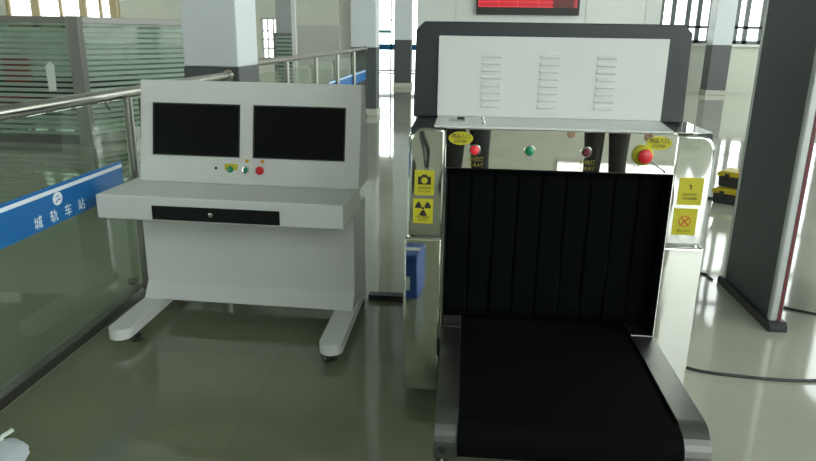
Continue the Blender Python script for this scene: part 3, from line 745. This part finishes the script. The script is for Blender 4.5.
def person(loc, rz, label_, shirt, trousers, hands, stance=.13):
    """built facing +y; hands: two wrist targets (local)"""
    t = thing('person', label_, 'person', loc, rz)
    V, E, Rr = [], [], []
    def v(p, r, link=None):
        V.append(p); Rr.append(r)
        if link is not None: E.append((link, len(V)-1))
        return len(V)-1
    pel = v((0,0,.95),(.14,.10)); wa = v((0,.0,1.10),(.125,.085),pel); chs = v((0,0,1.30),(.14,.095),wa); sh = v((0,-.01,1.41),(.10,.07),chs)
    nk = v((0,.0,1.49),.062,sh); hd0 = v((0,.025,1.555),(.088,.098),nk); hd1 = v((0,.03,1.63),(.102,.122),hd0); hd2 = v((0,.015,1.71),(.092,.11),hd1)
    arms = []
    for s_, (hx, hy, hz) in zip((-1,1), hands):
        a0 = v((s_*.17,-.01,1.41),.06,sh)
        el = v(((s_*.24+hx)/2 + s_*.05,(hy)/2-.05,(1.38+hz)/2-.14),.034,a0)
        wr = v((hx,hy,hz),.028,el)
        d = (Vector((hx,hy,hz))-Vector(V[el])).normalized()
        pm = v(tuple(Vector((hx,hy,hz))+d*.06),(.036,.018),wr)
        arms.append((a0,el,wr,pm,d))
        up = Vector((0,0,1)); side = d.cross(up).normalized()
        for q, ln in zip((-.024,-.008,.008,.024),(.070,.082,.078,.062)):
            b0 = Vector(V[pm])+side*q+d*.02
            k1 = v(tuple(b0+d*ln*.45),.0085,pm); k2 = v(tuple(b0+d*ln*.8+Vector((0,0,-.018))),.0075,k1)
        th = v(tuple(Vector((hx,hy,hz))+d*.03-side*s_*-.03),.010,wr); v(tuple(Vector((hx,hy,hz))+d*.075-side*s_*-.045),.008,th)
    legs = []
    for s_ in (-1,1):
        hp_ = v((s_*.09,0,.88),.095,pel); kn = v((s_*stance,.03,.48),.06,hp_); an = v((s_*(stance+.015),0,.09),.038,kn); v((s_*(stance+.03),.15,.035),(.04,.03),an)
        legs.append((hp_,kn,an))
    body = skin_mesh('body', V, E, Rr, M['skin'], t)
    # head details
    hr = MB(); bmesh.ops.create_uvsphere(hr.bm, u_segments=24, v_segments=14, radius=1)
    for q in hr.bm.verts: q.co = Vector((q.co.x*.092, q.co.y*.108-.004, max(q.co.z,-.75 if q.co.y<.15 else .05)*.092+1.672))
    hr.build('hair', M['hair'], t, smooth=True)
    nose_ = MB().lathe([(0,0),(.014,.004),(.010,.02),(0,.03)],(0,.120,1.595),(0,.6,.8)).build('nose', M['skin'], t, smooth=True)
    for s_ in (-1,1):
        MB().lathe([(0,.004),(.008,.002),(.010,0)],(s_*.032,.122,1.635),(0,1,0)).build('eye', M['ink'], t, smooth=True)
        MB().prism(ellipse(.01,1.625,.014,.028,16),s_*.080,s_*.094,'x').build('ear', M['skin'], t)
    MB().box(-.022,.022,.100,.123,1.560,1.568).build('mouth', M['inkred'], t, bevel=.002)
    def loft(mb, rings, n=20):
        # rings: (centre, rx, ry, axis)
        prev = None; first = None
        for c, rx, ry, ax in rings:
            q = Vector(ax).to_track_quat('Z','Y').to_matrix()
            r = [mb.bm.verts.new(Vector(c)+q@Vector((rx*math.cos(2*PI*i/n), ry*math.sin(2*PI*i/n), 0))) for i in range(n)]
            if prev:
                for i in range(n): mb.bm.faces.new([prev[i],prev[(i+1)%n],r[(i+1)%n],r[i]])
            else: first = r
            prev = r
        mb.bm.faces.new(first[::-1]); mb.bm.faces.new(prev)
        return mb
    Z = (0,0,1)
    tr = MB(); loft(tr, [((0,0,1.03),.150,.110,Z),((0,0,.97),.165,.122,Z),((0,0,.88),.178,.130,Z),((0,0,.80),.165,.118,Z)])
    for s_ in (-1,1):
        loft(tr, [((s_*.088,0,.86),.088,.105,Z),((s_*.095,.005,.74),.082,.092,Z),((s_*(stance-.005),.02,.52),.068,.076,Z),((s_*(stance+.005),.01,.32),.064,.072,Z),((s_*(stance+.012),.0,.10),.062,.070,Z)])
    tr.build('trousers', trousers, t, smooth=True)
    jk = MB(); loft(jk, [((0,0,.90),.188,.142,Z),((0,0,1.0),.178,.136,Z),((0,0,1.12),.172,.130,Z),((0,0,1.28),.190,.135,Z),((0,-.005,1.38),.175,.115,Z),((0,-.01,1.43),.125,.090,Z),((0,-.005,1.47),.070,.070,Z)])
    for a0, el, wr, pm, d in arms:
        A, B, W_ = Vector(V[a0]), Vector(V[el]), Vector(V[wr])
        d1 = (B-A).normalized(); d2 = (W_-B).normalized(); dm = (d1+d2).normalized()
        loft(jk, [(A-d1*.04,.050,.055,d1),(A+d1*.02,.070,.070,d1),(A.lerp(B,.5),.060,.060,d1),(B,.055,.055,dm),(B.lerp(W_,.5),.048,.048,d2),(W_-d2*.01,.038,.038,d2)], 16)
    jk.build('jacket', shirt, t, smooth=True)
    for s_ in (-1,1):
        x = s_*(stance+.022)
        MB().prism(rrect(x-.048,x+.048,-.09,.19,.045,6),.001,.075,'z').build('shoe', M['shoe'], t, bevel=.02, smooth=True)
    return t
person((.035,-.42,0),0,'person in a blue jacket and dark trousers holding up a phone, facing the scanner',M['jacket'],M['trousers'],((-.135,.33,1.37),(.065,.33,1.37)),.105)
tag(MB().prism(rrect(-.075,.075,-.037,.037,.008),0,.009).xf(Matrix.Translation((0,-.022,1.45))).build('phone', M['black'], bevel=.002),'black phone held sideways by the person in the blue jacket','phone')
person((1.125,-.55,0),.1,'person in a grey jacket and charcoal trousers standing with arms down',M['jacket2'],M['trousers2'],((-.30,.10,.84),(.30,.10,.84)),.10)

# ------------------------------------------------------------------ light: overcast daylight through the windows
w = bpy.data.worlds.new('world'); bpy.context.scene.world = w; w.use_nodes = True
N = w.node_tree.nodes; L = w.node_tree.links; bgn = N['Background']
tc = N.new('ShaderNodeTexCoord'); sp = N.new('ShaderNodeSeparateXYZ'); L.new(tc.outputs['Generated'], sp.inputs[0])
rp = N.new('ShaderNodeValToRGB'); L.new(sp.outputs['Z'], rp.inputs['Fac'])
rp.color_ramp.elements[0].color = (.92,.95,.91,1); rp.color_ramp.elements[1].color = (.86,.93,.98,1)
L.new(rp.outputs['Color'], bgn.inputs['Color']); bgn.inputs['Strength'].default_value = 5.0
def portal(loc, rot, sx, sy):
    l = bpy.data.lights.new('window_portal','AREA'); l.shape = 'RECTANGLE'; l.size = sx; l.size_y = sy
    l.cycles.is_portal = True
    o = bpy.data.objects.new('window_portal', l); C.objects.link(o); o.location = loc; o.rotation_euler = rot
hp2 = PI/2
for (a,b,c,d) in rear: portal(((a+b)/2,Y0-.35,(c+d)/2),(hp2,0,PI),b-a,d-c)
portal(((RW0+X1-.1)/2,Y1+.4,4.32),(hp2,0,0),X1-.1-RW0,5.97)
portal(((left_win[0]+left_win[1])/2,Y1+.4,4),(hp2,0,0),3.6,5)
portal(((CX0+CX1)/2,YC+.2,2.5),(hp2,0,0),2.3,5)
for a,b in ((-6.5,4),(4.6,12.4),(13,19.5)): portal((X1+.4,(a+b)/2,4.7),(hp2,0,-hp2),b-a,8.6)
for a,b in ((2,9),(11,18)): portal((X0-.4,(a+b)/2,3.6),(hp2,0,hp2),b-a,4.8)

# ------------------------------------------------------------------ camera
cam = bpy.data.cameras.new('camera'); co = bpy.data.objects.new('camera', cam); C.objects.link(co)
cam.sensor_fit = 'HORIZONTAL'; cam.sensor_width = 36; cam.lens = 665/816*36; cam.clip_start = .01; cam.clip_end = 300
pitch, roll = math.radians(16.4), math.radians(.9)
yaw = math.atan(56/(665/math.cos(pitch)))
fw = Vector((-math.sin(yaw)*math.cos(pitch), math.cos(yaw)*math.cos(pitch), -math.sin(pitch)))
r0 = Vector((math.cos(yaw), math.sin(yaw), 0)); u0 = r0.cross(fw)
r_ = r0*math.cos(roll)+u0*math.sin(roll); u_ = u0*math.cos(roll)-r0*math.sin(roll)
mt = Matrix((r_, u_, -fw)).transposed().to_4x4(); mt.translation = Vector((0,0,1.45))
co.matrix_world = mt
sc_ = bpy.context.scene; sc_.camera = co
sc_.view_settings.view_transform = 'Standard'; sc_.view_settings.look = 'None'; sc_.view_settings.gamma = 1
sc_.view_settings.exposure = 0.1
